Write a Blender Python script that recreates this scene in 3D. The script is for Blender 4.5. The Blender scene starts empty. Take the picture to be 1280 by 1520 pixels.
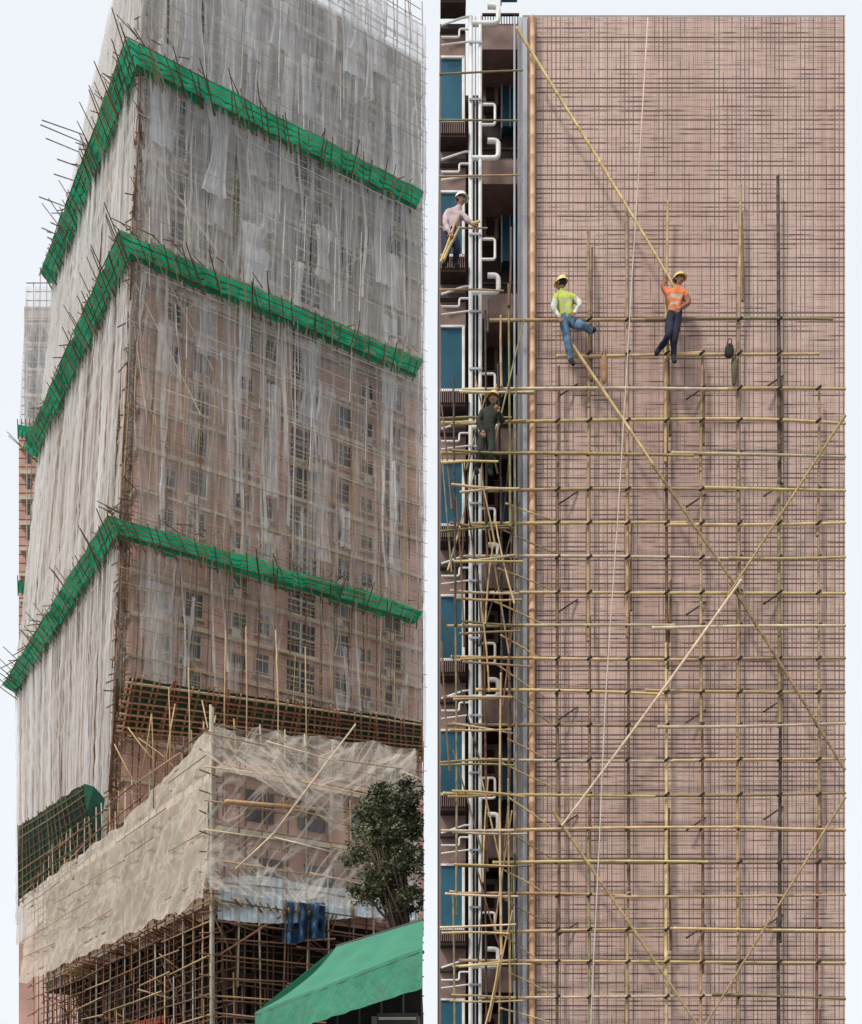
import bpy, math, random
from mathutils import Vector, noise, Matrix
random.seed(7)
R=random.random
U=random.uniform
F=1800.0; HY=1750.0; CZ=1.7
scene=bpy.context.scene
def V(px,py,Y): return Vector(((px-640)/F*Y, Y, CZ+(HY-py)/F*Y))

# ---------------- node helpers ----------------
def newmat(name):
    m=bpy.data.materials.new(name); m.use_nodes=True
    nt=m.node_tree; nt.nodes.clear()
    out=nt.nodes.new('ShaderNodeOutputMaterial')
    return m,nt,out
def N(nt,t,**kw):
    n=nt.nodes.new(t)
    for k,v in kw.items(): setattr(n,k,v)
    return n
def setin(nt,node,key,val):
    if hasattr(val,'is_output') : nt.links.new(val,node.inputs[key])
    else: node.inputs[key].default_value=val
def M(nt,op,a,b=0.0,c=None,clamp=False):
    n=N(nt,'ShaderNodeMath',operation=op); n.use_clamp=clamp
    setin(nt,n,0,a); setin(nt,n,1,b)
    if c is not None: setin(nt,n,2,c)
    return n.outputs[0]
def mixc(nt,f,a,b,mode='MIX'):
    n=N(nt,'ShaderNodeMix',data_type='RGBA',blend_type=mode)
    setin(nt,n,0,f)
    for k,v in ((6,a),(7,b)):
        if isinstance(v,tuple): v=(v[0],v[1],v[2],1)
        setin(nt,n,k,v)
    return n.outputs[2]
def noisen(nt,vec,scale,detail=3,rough=.55,dist=0):
    n=N(nt,'ShaderNodeTexNoise'); n.inputs['Scale'].default_value=scale
    n.inputs['Detail'].default_value=detail; n.inputs['Roughness'].default_value=rough
    n.inputs['Distortion'].default_value=dist
    if vec is not None: nt.links.new(vec,n.inputs['Vector'])
    return n.outputs['Fac']
def mapping(nt,vec,sc):
    n=N(nt,'ShaderNodeMapping'); n.inputs['Scale'].default_value=sc; nt.links.new(vec,n.inputs['Vector']); return n.outputs[0]
def mr(nt,v,a,b,c=0,d=1):
    n=N(nt,'ShaderNodeMapRange'); setin(nt,n,0,v)
    for i,x in enumerate((a,b,c,d)): n.inputs[i+1].default_value=x
    return n.outputs[0]

def mat_simple(name,col,rough=.8,var=.25,scale=2.0,metal=0,bump=0.0,attr=False,spec=.3,stretch=(1,1,1)):
    m,nt,out=newmat(name)
    b=N(nt,'ShaderNodeBsdfPrincipled'); b.inputs['Roughness'].default_value=rough; b.inputs['Metallic'].default_value=metal
    b.inputs['Specular IOR Level'].default_value=spec
    tc=N(nt,'ShaderNodeTexCoord').outputs['Object']
    f=noisen(nt,mapping(nt,tc,stretch),scale,5)
    g=mr(nt,f,.3,.7,1-var,1+var)
    if attr:
        a=N(nt,'ShaderNodeAttribute',attribute_name='Col').outputs['Color']
        base=a
    else: base=(col[0],col[1],col[2])
    mm=N(nt,'ShaderNodeVectorMath',operation='SCALE')
    if attr: nt.links.new(base,mm.inputs[0])
    else: mm.inputs[0].default_value=base
    nt.links.new(g,mm.inputs['Scale'])
    nt.links.new(mm.outputs[0],b.inputs['Base Color'])
    if bump:
        bp=N(nt,'ShaderNodeBump'); bp.inputs['Strength'].default_value=bump; nt.links.new(f,bp.inputs['Height']); nt.links.new(bp.outputs[0],b.inputs['Normal'])
    nt.links.new(b.outputs[0],out.inputs[0])
    return m

def mat_net(name,col,base,amp,su=1.15,sv=.06,rk=.5,big=2.0,tl=.42,rs=14.0):
    m,nt,out=newmat(name)
    uv=N(nt,'ShaderNodeUVMap').outputs[0]
    n1=noisen(nt,mapping(nt,uv,(su,sv,1)),1.0,4,.55,.4)
    n2=noisen(nt,mapping(nt,uv,(su*1.3,sv*1.3,1)),1.0,2,.5,.8)
    n3=noisen(nt,mapping(nt,uv,(.16,.10,1)),1.0,3)
    ridge=M(nt,'SUBTRACT',1.0,M(nt,'MULTIPLY',M(nt,'ABSOLUTE',M(nt,'SUBTRACT',n2,.5)),rs),clamp=True)
    ridge=M(nt,'POWER',ridge,1.6)
    a=M(nt,'ADD',base,M(nt,'MULTIPLY',M(nt,'SUBTRACT',n1,.5),amp*2.4))
    a=M(nt,'ADD',a,M(nt,'MULTIPLY',ridge,rk))
    a=M(nt,'ADD',a,M(nt,'MULTIPLY',M(nt,'SUBTRACT',n3,.5),amp*big))
    a=M(nt,'MINIMUM',M(nt,'MAXIMUM',a,.04),.9)
    d=N(nt,'ShaderNodeBsdfDiffuse'); t=N(nt,'ShaderNodeBsdfTranslucent')
    c=mixc(nt,n3,(col[0]*.88,col[1]*.87,col[2]*.86),col)
    nt.links.new(c,d.inputs[0]); nt.links.new(c,t.inputs[0])
    mx=N(nt,'ShaderNodeMixShader'); mx.inputs[0].default_value=tl
    nt.links.new(d.outputs[0],mx.inputs[1]); nt.links.new(t.outputs[0],mx.inputs[2])
    tr=N(nt,'ShaderNodeBsdfTransparent')
    m2=N(nt,'ShaderNodeMixShader'); nt.links.new(a,m2.inputs[0]); nt.links.new(tr.outputs[0],m2.inputs[1]); nt.links.new(mx.outputs[0],m2.inputs[2])
    nt.links.new(m2.outputs[0],out.inputs[0])
    return m

def mat_tarp(name,col,tl=.45,var=.3,stain=0):
    m,nt,out=newmat(name)
    tc=N(nt,'ShaderNodeTexCoord').outputs['Object']
    f=noisen(nt,tc,.9,5); f2=noisen(nt,tc,.13,2)
    g=mr(nt,M(nt,'ADD',M(nt,'MULTIPLY',f,.6),M(nt,'MULTIPLY',f2,.4)),.35,.65)
    c=mixc(nt,g,tuple(x*(1-var) for x in col),tuple(min(1,x*(1+var)) for x in col))
    if stain:
        f3=noisen(nt,tc,3.5,6,.7); c=mixc(nt,mr(nt,f3,.5,.75,0,stain),c,(.10,.13,.09))
    d=N(nt,'ShaderNodeBsdfPrincipled'); d.inputs['Roughness'].default_value=.6; t=N(nt,'ShaderNodeBsdfTranslucent')
    nt.links.new(c,d.inputs[0]); nt.links.new(c,t.inputs[0])
    bp=N(nt,'ShaderNodeBump'); bp.inputs['Strength'].default_value=.4; bp.inputs['Distance'].default_value=.2
    nt.links.new(noisen(nt,tc,2.5,4),bp.inputs['Height']); nt.links.new(bp.outputs[0],d.inputs['Normal'])
    mx=N(nt,'ShaderNodeMixShader'); mx.inputs[0].default_value=tl
    nt.links.new(d.outputs[0],mx.inputs[1]); nt.links.new(t.outputs[0],mx.inputs[2]); nt.links.new(mx.outputs[0],out.inputs[0])
    return m

def mat_tile():
    m,nt,out=newmat('mosaic_tile_wall')
    tc=N(nt,'ShaderNodeTexCoord').outputs['Object']
    sp=N(nt,'ShaderNodeSeparateXYZ'); nt.links.new(tc,sp.inputs[0]); X=sp.outputs[0]; Z=sp.outputs[2]
    def comb(a,b,c=0.0):
        n=N(nt,'ShaderNodeCombineXYZ'); setin(nt,n,0,a); setin(nt,n,1,b); setin(nt,n,2,c); return n.outputs[0]
    def layer(A,B,per,wid,fr,lo,hi,seed):
        q=M(nt,'DIVIDE',A,per); c=M(nt,'FLOOR',q); f=M(nt,'FRACT',q)
        line=mr(nt,f,wid,wid+.12,1,0)
        n=noisen(nt,comb(M(nt,'MULTIPLY',B,fr),M(nt,'MULTIPLY',c,5.37),seed),1.0,3,.6)
        wn=N(nt,'ShaderNodeTexWhiteNoise',noise_dimensions='1D'); nt.links.new(M(nt,'ADD',c,seed*13.7),wn.inputs['W'])
        n=M(nt,'ADD',n,M(nt,'MULTIPLY',M(nt,'SUBTRACT',wn.outputs['Value'],.5),.3))
        return M(nt,'MULTIPLY',line,mr(nt,n,lo,hi)),wn.outputs['Value']
    v1,wv=layer(X,Z,.086,.24,.7,.36,.56,1.3)
    h1,wh=layer(Z,X,.092,.26,.8,.39,.56,4.1)
    h2,_=layer(Z,X,.047,.30,2.2,.48,.64,9.1)
    v2,_=layer(X,Z,.043,.4,.25,.3,.7,6.6)
    dark=M(nt,'MAXIMUM',M(nt,'MULTIPLY',v1,.76),M(nt,'MULTIPLY',h1,.92))
    dark=M(nt,'MAXIMUM',dark,M(nt,'MULTIPLY',h2,.55)); dark=M(nt,'MAXIMUM',dark,M(nt,'MULTIPLY',v2,.40))
    big=noisen(nt,mapping(nt,tc,(.35,1,.12)),1.0,4)
    c=mixc(nt,mr(nt,big,.35,.65),(.46,.315,.265),(.54,.39,.335))
    c=mixc(nt,M(nt,'MULTIPLY',wv,.45),c,(.70,.55,.48))
    c=mixc(nt,dark,c,(.085,.048,.045))
    b=N(nt,'ShaderNodeBsdfPrincipled'); b.inputs['Roughness'].default_value=.55; b.inputs['Specular IOR Level'].default_value=.2
    nt.links.new(c,b.inputs[0])
    bp=N(nt,'ShaderNodeBump'); bp.inputs['Strength'].default_value=.3; bp.inputs['Distance'].default_value=.01
    nt.links.new(M(nt,'SUBTRACT',1.0,dark),bp.inputs['Height']); nt.links.new(bp.outputs[0],b.inputs['Normal'])
    nt.links.new(b.outputs[0],out.inputs[0]); return m

# ---------------- mesh builder ----------------
class MB:
    def __init__(s,mats): s.v=[];s.f=[];s.m=[];s.c=[];s.uv=[];s.mats=mats;s.sm=[]
    def add(s,vs,fs,mi=0,col=(1,1,1),uvs=None,smooth=False):
        b=len(s.v); s.v.extend([tuple(v) for v in vs]); s.c.extend([col]*len(vs))
        s.uv.extend(uvs if uvs else [(0,0)]*len(vs))
        for f in fs: s.f.append(tuple(b+i for i in f)); s.m.append(mi); s.sm.append(smooth)
    def quad(s,a,b,c,d,mi=0,col=(1,1,1)): s.add([a,b,c,d],[(0,1,2,3)],mi,col)
    def hexa(s,p,mi=0,col=(1,1,1)):
        s.add(p,[(3,2,1,0),(4,5,6,7),(0,1,5,4),(1,2,6,5),(2,3,7,6),(3,0,4,7)],mi,col)
    def box(s,x0,x1,y0,y1,z0,z1,mi=0,col=(1,1,1)):
        s.hexa([(x0,y0,z0),(x1,y0,z0),(x1,y1,z0),(x0,y1,z0),(x0,y0,z1),(x1,y0,z1),(x1,y1,z1),(x0,y1,z1)],mi,col)
    def boxpx(s,p0,p1,q0,q1,Ya,Yb,mi=0,col=(1,1,1)):
        a=V(p0,q1,Ya); b=V(p1,q0,Ya); s.box(a.x,b.x,Ya,Yb,a.z,b.z,mi,col)
    def tube(s,pts,rads,n=5,mi=0,col=(1,1,1),caps=True):
        pts=[Vector(p) for p in pts]; L=len(pts); vs=[];fs=[]
        d=(pts[-1]-pts[0]).normalized(); up=Vector((0,0,1)) if abs(d.z)<.9 else Vector((1,0,0))
        for i,p in enumerate(pts):
            t=(pts[min(i+1,L-1)]-pts[max(i-1,0)]).normalized()
            a=t.cross(up).normalized(); b=t.cross(a)
            r=rads[i] if isinstance(rads,(list,tuple)) else rads
            for k in range(n):
                an=2*math.pi*k/n; vs.append(p+(a*math.cos(an)+b*math.sin(an))*r)
        for i in range(L-1):
            for k in range(n):
                fs.append((i*n+k,i*n+(k+1)%n,(i+1)*n+(k+1)%n,(i+1)*n+k))
        if caps: fs.append(tuple(range(n))[::-1]); fs.append(tuple((L-1)*n+k for k in range(n)))
        s.add(vs,fs,mi,col,smooth=n>4)
    def bamboo(s,a,b,r,col,n=5,bend=.0,nodes=False,mi=0,taper=.75):
        a=Vector(a);b=Vector(b); L=(b-a).length
        if not nodes:
            if bend:
                m=(a+b)/2+Vector((U(-bend,bend),U(-bend,bend)*.4,U(-bend,bend)))
                s.tube([a,m,b],[r,r*.9,r*taper],n,mi,col)
            else: s.tube([a,b],[r,r*taper],n,mi,col)
            return
        k=max(2,int(L/.38)); off=Vector((U(-bend,bend),0,U(-bend,bend))); pts=[];rr=[]
        d=(b-a)/k
        for i in range(k+1):
            t=i/k; base=a.lerp(b,t)+off*math.sin(math.pi*t); rad=r*(1-(1-taper)*t)
            pts.append(base-d*.06); rr.append(rad)
            pts.append(base); rr.append(rad*1.22)
            pts.append(base+d*.06); rr.append(rad)
        s.tube(pts,rr,n,mi,col)
    def obj(s,name,parent=None):
        me=bpy.data.meshes.new(name); me.from_pydata(s.v,[],s.f)
        for m in s.mats: me.materials.append(m)
        me.polygons.foreach_set('material_index',s.m); me.polygons.foreach_set('use_smooth',s.sm)
        ca=me.color_attributes.new('Col','FLOAT_COLOR','POINT')
        flat=[]
        for c in s.c: flat.extend((c[0],c[1],c[2],1))
        ca.data.foreach_set('color',flat)
        ul=me.uv_layers.new(name='UVMap'); vi=[0]*len(me.loops); me.loops.foreach_get('vertex_index',vi)
        fl=[]
        for i in vi: fl.extend(s.uv[i])
        ul.data.foreach_set('uv',fl)
        me.update()
        o=bpy.data.objects.new(name,me); scene.collection.objects.link(o)
        if parent: o.parent=parent
        return o
def empty(name):
    o=bpy.data.objects.new(name,None); scene.collection.objects.link(o); return o

# ---------------- materials ----------------
BAM=mat_simple('bamboo',(1,1,1),.55,.22,3.0,attr=True)
def bcol(kind='tan'):
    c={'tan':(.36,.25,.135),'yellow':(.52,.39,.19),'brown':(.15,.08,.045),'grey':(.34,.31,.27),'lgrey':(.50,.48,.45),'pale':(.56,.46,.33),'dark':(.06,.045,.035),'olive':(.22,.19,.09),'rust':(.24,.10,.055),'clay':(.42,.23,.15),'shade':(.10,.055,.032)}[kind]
    k=U(.75,1.25); return (c[0]*k,c[1]*k*U(.92,1.06),c[2]*k*U(.85,1.1))
GREEN=mat_tarp('green_tarp',(.022,.31,.165),.5,.45)
DGREEN=mat_tarp('dark_green_tarp',(.005,.045,.028),.1,.4)
DARK=mat_simple('dark_interior',(.016,.012,.010),.9,.4)
WALLU=mat_simple('upper_render',(.33,.29,.26),.85,.22,.3)
WALLL=mat_simple('pink_mosaic',(.45,.275,.225),.8,.28,.25)
LEDGE=mat_simple('concrete_ledge',(.50,.42,.34),.8,.2,1.0)
GLASSD=mat_simple('dark_window_glass',(.03,.033,.036),.3,.4,.6,spec=.3)
FRAME=mat_simple('window_frame',(.42,.40,.37),.6,.15)
NETS=[mat_net('net_top',(.86,.86,.88),.42,.26,rk=.28),mat_net('net_upper',(.84,.84,.85),.30,.26,rk=.30),mat_net('net_mid',(.82,.80,.78),.17,.24,rk=.30),mat_net('net_low',(.80,.76,.70),.09,.18,rk=.24)]
NETL=mat_net('net_side',(.86,.85,.83),.40,.46,1.1,.04,.35)
NETROPE=mat_net('net_gathered',(.88,.88,.88),.42,.35,3,.2,.2)
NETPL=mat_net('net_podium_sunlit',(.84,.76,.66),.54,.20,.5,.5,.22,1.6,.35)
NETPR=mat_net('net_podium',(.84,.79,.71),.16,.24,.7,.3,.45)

# ================= LEFT TOWER =================
tower=empty('residential_tower_block')
nL=Vector((-.836,-.548,0)); nR=Vector((.537,-.843,0))
det=nL.x*nR.y-nL.y*nR.x
oC=Vector(((nR.y-nL.y)/det,(nL.x-nR.x)/det,0))
def Cc(h):
    y=1750-h*22.5; return Vector((((213-(y-30)*.041)-640)/22.5,80,0))
def Ec(h):
    c=Cc(h); t=(-.533-c.x)/1.5767; return c+Vector((1.57,1,0))*t
def Oc(h):
    if h<44: return Vector((-35.8,105.6,0))
    if h<74.7:
        k=(h-44)/30.7; return Vector((-35.8+5.6*k,105.6-6.8*k,0))
    k=(h-74.7)/9.3; return Vector((-30.2+3.4*k,98.8-2.8*k,0))
LR=23.4; LL=30.0
def TF(face,a,h,off=0.0):
    if face=='R':
        s=a/LR; p=Cc(h).lerp(Ec(h),s)+oC.lerp(nR,min(max(s,0),1))*off
    else:
        s=a/LL; p=Cc(h).lerp(Oc(h),s)+oC.lerp(nL,min(max(s,0),1))*off
    p.z=h+CZ; return p
TOPH=86.6
mb=MB([WALLU,WALLL,LEDGE,GLASSD,FRAME,DARK])
hs=[-1.7,14,26,35,44,52,60,68,76,TOPH-1]
RW=LR+.8
for i in range(len(hs)-1):
    a,b=hs[i],hs[i+1]; mi=1 if b<=60 else 0
    for f,L in (('R',RW),('L',LL)):
        mb.quad(TF(f,0,a,-1.4),TF(f,L,a,-1.4),TF(f,L,b,-1.4),TF(f,0,b,-1.4),mi)
    e0,e1,o0,o1=TF('R',RW,a,-1.4),TF('R',RW,b,-1.4),TF('L',LL,a,-1.4),TF('L',LL,b,-1.4)
    back0=Vector((o0.x+20,o0.y+14,a+CZ)); back1=Vector((o1.x+20,o1.y+14,b+CZ))
    mb.quad(e0,back0,back1,e1,mi); mb.quad(back0,o0,o1,back1,mi)
h=TOPH-1
mb.quad(TF('R',0,h,-1.4),TF('R',RW,h,-1.4),back1,TF('L',LL,h,-1.4),2)
def wrect(f,a0,a1,h0,h1,o0,o1,mi):
    mb.hexa([TF(f,a0,h0,o0),TF(f,a1,h0,o0),TF(f,a1,h0,o1),TF(f,a0,h0,o1),TF(f,a0,h1,o0),TF(f,a1,h1,o0),TF(f,a1,h1,o1),TF(f,a0,h1,o1)],mi)
h=24.0
while h<83:
    wrect('R',0,RW-.1,h,h+.28,-1.4,-1.12,2)
    wrect('L',0.2,LL-.3,h,h+.28,-1.4,-1.12,2)
    for (a,w,hh) in ((1.8,1.0,1.3),(3.9,1.3,1.7),(7.6,1.1,1.2),(9.6,1.0,1.5),(16.0,1.3,1.6),(18.4,1.0,1.1),(20.6,1.5,1.6)):
        b0=h+.9; aa=a+U(-.05,.05)
        if R()<.12: continue
        wrect('R',aa,aa+w,b0,b0+hh,-1.38,-1.33,3)
        wrect('R',aa-.08,aa,b0-.08,b0+hh+.08,-1.4,-1.28,4); wrect('R',aa+w,aa+w+.08,b0-.08,b0+hh+.08,-1.4,-1.28,4)
        wrect('R',aa+w*.48,aa+w*.53,b0,b0+hh,-1.37,-1.3,4)
        wrect('R',aa-.2,aa+w+.2,b0-.2,b0-.08,-1.4,-1.0,2)
        if R()<.4: wrect('R',aa+.1,aa+.8,b0-.75,b0-.2,-1.4,-.95,4)
    wrect('R',12.1,14.4,h+.28,h+2.55,-1.4,-1.36,5)
    wrect('R',13.1,13.25,h+.28,h+2.55,-1.36,-1.2,4)
    wrect('R',12.1,14.4,h+1.3,h+1.4,-1.35,-1.19,4)
    for a in range(2,28,4): wrect('L',a,a+1.5,h+.9,h+2.3,-1.38,-1.34,3)
    h+=2.8
mb.obj('tower_walls',tower)

# scaffold
scf=empty('bamboo_scaffolding')
mb=MB([BAM])
for f,L in (('R',LR),('L',LL)):
    for off in (0,-.75):
        for ia in range(int(round(L/1.25))+1):
            a=min(L,ia*L/round(L/1.25))
            h=22
            while h<TOPH+1:
                l=U(5,7.5); h1=min(h+l,TOPH+U(.6,2.4)); j=U(-.06,.06)
                kind='brown' if h<44 else ('tan' if h<62 else 'grey')
                mb.bamboo(TF(f,a+j,h,off),TF(f,a+U(-.08,.08),h1,off+U(-.05,.05)),.045,bcol(kind),4)
                h+=l-.6
        h=23.0
        while h<TOPH+.8:
            a=0
            while a<L-.1:
                a1=min(a+U(4,8),L)
                kind='tan' if h<55 else 'grey'
                mb.bamboo(TF(f,a,h+U(-.08,.08),off+.08),TF(f,a1,h+U(-.08,.08),off+.08),.04,bcol(kind),4)
                a=a1
            h+=.9 if off==0 else 1.8
    h=31.0
    while h<TOPH and f=='R':
        a=U(0,3)
        while a<L-.5:
            a1=min(a+U(2,7),L)
            if R()<.62: mb.bamboo(TF(f,a,h+U(-.1,.1),.62),TF(f,a1,h+U(-.1,.1),.62),.032,bcol('lgrey' if h>50 else 'tan'),4)
            a=a1
        h+=.9
    if f=='R':
        for k in range(60):
            a=U(0,L-.3); h=U(28,78); mb.bamboo(TF(f,a,h,.62),TF(f,a+U(-.2,.2),h+U(2.5,6),.62),.032,bcol('lgrey' if h>50 else 'tan'),4)
    for k in range(14):
        a=U(0,L*.7); h=U(26,76); l=U(5,9)
        s=random.choice((-1,1))
        a1=min(max(a+l*s,0),L)
        mb.bamboo(TF(f,a,h,.1),TF(f,a1,h+U(4,8),.1),.05,bcol('pale' if h>50 else 'tan'),4)
h=22
while h<TOPH+1:
    for q in range(3):
        p=TF('R',U(-.1,.5),h,U(-.2,.35)); p2=TF('L',U(-.1,.5),h+U(-.5,.5),U(-.2,.35))
        mb.bamboo(p,p2,.05,bcol(random.choice(('brown','tan','brown'))),4)
    mb.bamboo(TF('R',U(-.6,.9),h,U(.1,.5)),TF('R',U(-.3,.9),h+U(.4,1.2),U(-.3,.4)),.045,bcol('brown'),4)
    h+=.55
for off in (.15,.32,-.3):
    h=20
    while h<TOPH:
        mb.bamboo(TF('R',U(0,.25),h,off),TF('R',U(0,.25),h+6,off),.075,bcol('brown'),5); h+=5.4
for k in range(34):
    a=U(0,LR); mb.bamboo(TF('R',a,TOPH-1,U(-1.2,0)),TF('R',a+U(-.3,.3),TOPH+U(1,4),U(-1.2,0)),.05,bcol('grey'),4)
for k in range(3):
    mb.bamboo(TF('R',0,TOPH+1+k*.8,-.3),TF('R',LR,TOPH+1+k*.8,-.3),.045,bcol('grey'),4)
for (x0,y0,x1,y1) in ((62,178,140,205),(60,185,128,215),(68,205,130,232),(80,258,118,270),(58,292,112,312),(75,330,105,345),(62,338,110,362),(85,236,125,250),(70,352,100,366)):
    mb.bamboo(V(x0,y0,94),V(x1+25,y1+9,97),.06,bcol('grey'),4)
mb.obj('poles_and_ledgers',scf)

# nets
net=empty('safety_netting')
mb=MB(NETS+[NETL,NETROPE])
def strip(f,ac,w,h0,h1,mi,off,g,nu=14,wig=.5,fq=1.1,drift=0):
    nv=max(6,int((h1-h0)/.8)); seed=U(0,100); vs=[];uv=[];fs=[]
    L=LR if f=='R' else LL
    for j in range(nv+1):
        v=j/nv; hh=h0+(h1-h0)*v
        hw=w/2*(1-g*math.sin(math.pi*v)*(1-.3*v))
        cen=ac+noise.noise(Vector((seed,v*fq,0)))*wig*math.sin(math.pi*min(1,v*1.02))+drift*(1-v)
        hw*=1+.5*noise.noise(Vector((seed,hh*.6,4))) if nu<6 else 1
        for i in range(nu+1):
            u=i/nu*2-1
            a=cen+u*hw+noise.noise(Vector((seed+u*1.3,hh*.25,3)))*.12
            a=min(max(a,0),L)
            bay=.12*abs(math.sin(math.pi*hh/1.8))
            d=off-.1+bay+noise.noise(Vector((u*w*1.6+seed,hh*.10,7)))*.34+noise.noise(Vector((u*w*4+seed,hh*.2,2)))*.16
            vs.append(TF(f,a,hh,max(.1,d))); uv.append((u*w/2+seed*3,hh+seed))
    for j in range(nv):
        for i in range(nu):
            q=j*(nu+1)+i; fs.append((q,q+1,q+nu+2,q+nu+1))
    mb.add(vs,fs,mi,uvs=uv,smooth=True)
segs=[(73.3,TOPH+.3,0),(60.9,74.2,1),(42.6,61.7,2),(30.5,43.4,3)]
for (h0,h1,mi) in segs:
    a=0.0
    while a<LR:
        w=U(1.8,3.6)
        strip('R',a+w/2,w*1.10,h0+U(0,.6 if mi<3 else 2.5),h1-U(0,.2),mi,.3,U(0,.28),18)
        a+=w*.97
    nrope={0:12,1:18,2:24,3:14}[mi]
    for k in range(nrope):
        t=U(.25,1) if mi>1 else U(.4,1)
        top=h1-.1 if R()<.7 else h1-(h1-h0)*U(0,.5)
        bot=max(h0,top-(h1-h0)*t)
        if top-bot<1.5: continue
        strip('R',U(.3,LR-.3),U(.05,.26),bot,top,5,.42,U(0,.6),2,.6,1.0,U(-.3,.9))
    for k in range(12):
        hh=U(h0,h1-4); strip('R',U(.5,LR-1),U(.8,2.0),hh,hh+U(2.5,8),max(0,mi-1),.40,U(.1,.5),8,.5)
for (h0,h1) in ((73.3,TOPH+.3),(60.9,74.2),(42.6,61.7),(20,43.4)):
    a=0.0
    while a<LL:
        w=U(1.4,2.8); strip('L',a+w/2,w*1.1,h0+U(0,.5),h1,4,.3,U(0,.25)); a+=w*.97
    for k in range(22): strip('L',U(.5,LL-.5),U(.15,.5),h0+U(0,3),h1-.1,5,.5,U(.1,.6),2,.6,1.0,U(-.4,.4))
mb.obj('net_sheets',net)

# catch canopies
def canopy(name,hin,out=1.45,up=.35):
    e=empty(name)
    ms=MB([GREEN]); mp=MB([BAM])
    RE=LR-.85
    path=[('L',LL-i*LL/60) for i in range(60)]+[('R',i*RE/48) for i in range(49)]
    rows=5; vs=[];fs=[]
    for (f,a) in path:
        wob=noise.noise(Vector((a*.5,hin,1 if f=='L' else 4)))*.22
        for r in range(rows):
            t=r/(rows-1)
            vs.append(TF(f,a,hin-.15+up*t+wob-.12*math.sin(math.pi*t)*(1+math.sin(a*4)),.05+(out+.15*noise.noise(Vector((a*.9,hin,2))))*t))
    n=len(path)
    for i in range(n-1):
        for r in range(rows-1):
            q=i*rows+r; fs.append((q,q+rows,q+rows+1,q+1))
    ms.add(vs,fs,0,smooth=True)
    vs=[];fs=[]
    for i,(f,a) in enumerate(path):
        vs.append(TF(f,a,hin-.15,.38)); vs.append(TF(f,a,hin-.45-.6*abs(noise.noise(Vector((a*.8,hin,9)))),.42))
    for i in range(n-1): fs.append((2*i,2*i+2,2*i+3,2*i+1))
    ms.add(vs,fs,0)
    ms.obj('green_sheet',e)
    for f,L in (('L',LL),('R',RE)):
        a=0
        while a<L:
            o2=out*U(1.02,1.3) if R()<.7 else out*U(1.4,2.1)
            if a>L-1.5 and f=='R': o2=out
            aa=a+U(-.5,.2)*(1 if a>1 else 0)
            sk=U(-.5,.25)
            k=bcol(random.choice(('brown','tan','brown')))
            mp.bamboo(TF(f,aa,hin-.9,.35),TF(f,min(max(aa+sk,0),L),hin-.28+(up-.02)*o2/out+U(-.1,.25),o2),.05,k,4)
            if R()<.4:
                mp.bamboo(TF(f,aa,hin+1.3+U(-.3,.8),.3),TF(f,aa+sk,hin+up+.1+U(0,.3),out*U(1.,1.5) if a<L-2 else out),.045,bcol('brown'),4)
            a+=U(.4,.8)
        for t in (.05,.3,.55,.8,1.02):
            a=0
            while a<L-.01:
                a1=min(a+U(3,6),L)
                mp.bamboo(TF(f,a,hin-.3+up*t+U(-.08,.08),.05+out*t+U(-.08,.08)),TF(f,a1,hin-.3+up*t+U(-.08,.08),.05+out*t+U(-.08,.08)),.045,bcol(random.choice(('brown','tan','clay'))),4)
                a=a1
    mp.obj('bamboo_outriggers',e)
canopy('catch_canopy',73.2); canopy('catch_canopy',60.8); canopy('catch_canopy',42.5)

def fan(name,iL,iR,oL,oR,mat,na,nb,kinds,rad=.05,over=.08,sag=.15):
    e=empty(name); ms=MB([mat]); mp=MB([BAM]); vs=[];fs=[]; nx,ny=30,8
    def Pf(s,t,dz=0):
        p=iL.lerp(iR,s).lerp(oL.lerp(oR,s),t); p.z+=dz; return p
    for i in range(nx+1):
        for j in range(ny+1):
            vs.append(Pf(i/nx,j/ny,sag*noise.noise(Vector((i*.5,j*.6,iL.x)))))
    for i in range(nx):
        for j in range(ny):
            q=i*(ny+1)+j; fs.append((q,q+ny+1,q+ny+2,q+1))
    ms.add(vs,fs,0,smooth=True); ms.obj('sheet',e)
    for i in range(na+1):
        s=min(max(i/na+U(-.01,.01),0),1); mp.bamboo(Pf(s,-.06,-.2),Pf(min(1,s+U(-.02,.02)),1+U(0,over*2),-.2),rad,bcol(random.choice(kinds)),4)
    for j in range(nb+1):
        t=j/nb; mp.bamboo(Pf(-.01,t,-.3+U(-.04,.04)),Pf(1,t+U(-.02,.02),-.3+U(-.04,.04)),rad,bcol(random.choice(kinds)),4,.1)
    mp.obj('bamboo_slats',e); return e
fan('slatted_catch_fan',V(176,1088,80.5),V(627,1122,91.5),V(192,1006,75),V(626,1072,87.5),DGREEN,48,9,('clay','rust','clay','clay','tan'),.085)
dc=fan('green_debris_canopy',V(28,1335,90),V(150,1247,78.5),V(28,1226,86),V(124,1164,76),DGREEN,16,9,('olive','tan','brown'),.05,.04)
ms=MB([mat_tarp('hanging_green_tarp',(.008,.09,.05),.3,.5)])
A=[V(124,1163,76),V(140,1168,76.3),V(156,1186,77),V(152,1215,77.4),V(150,1247,78.3)]
c=V(128,1205,74.8)
for i in range(4): ms.add([A[i],A[i+1],c],[(0,1,2)])
ms.add([A[0],c,A[4]],[(0,1,2)]); ms.obj('draped_tarp_end',dc)

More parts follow.
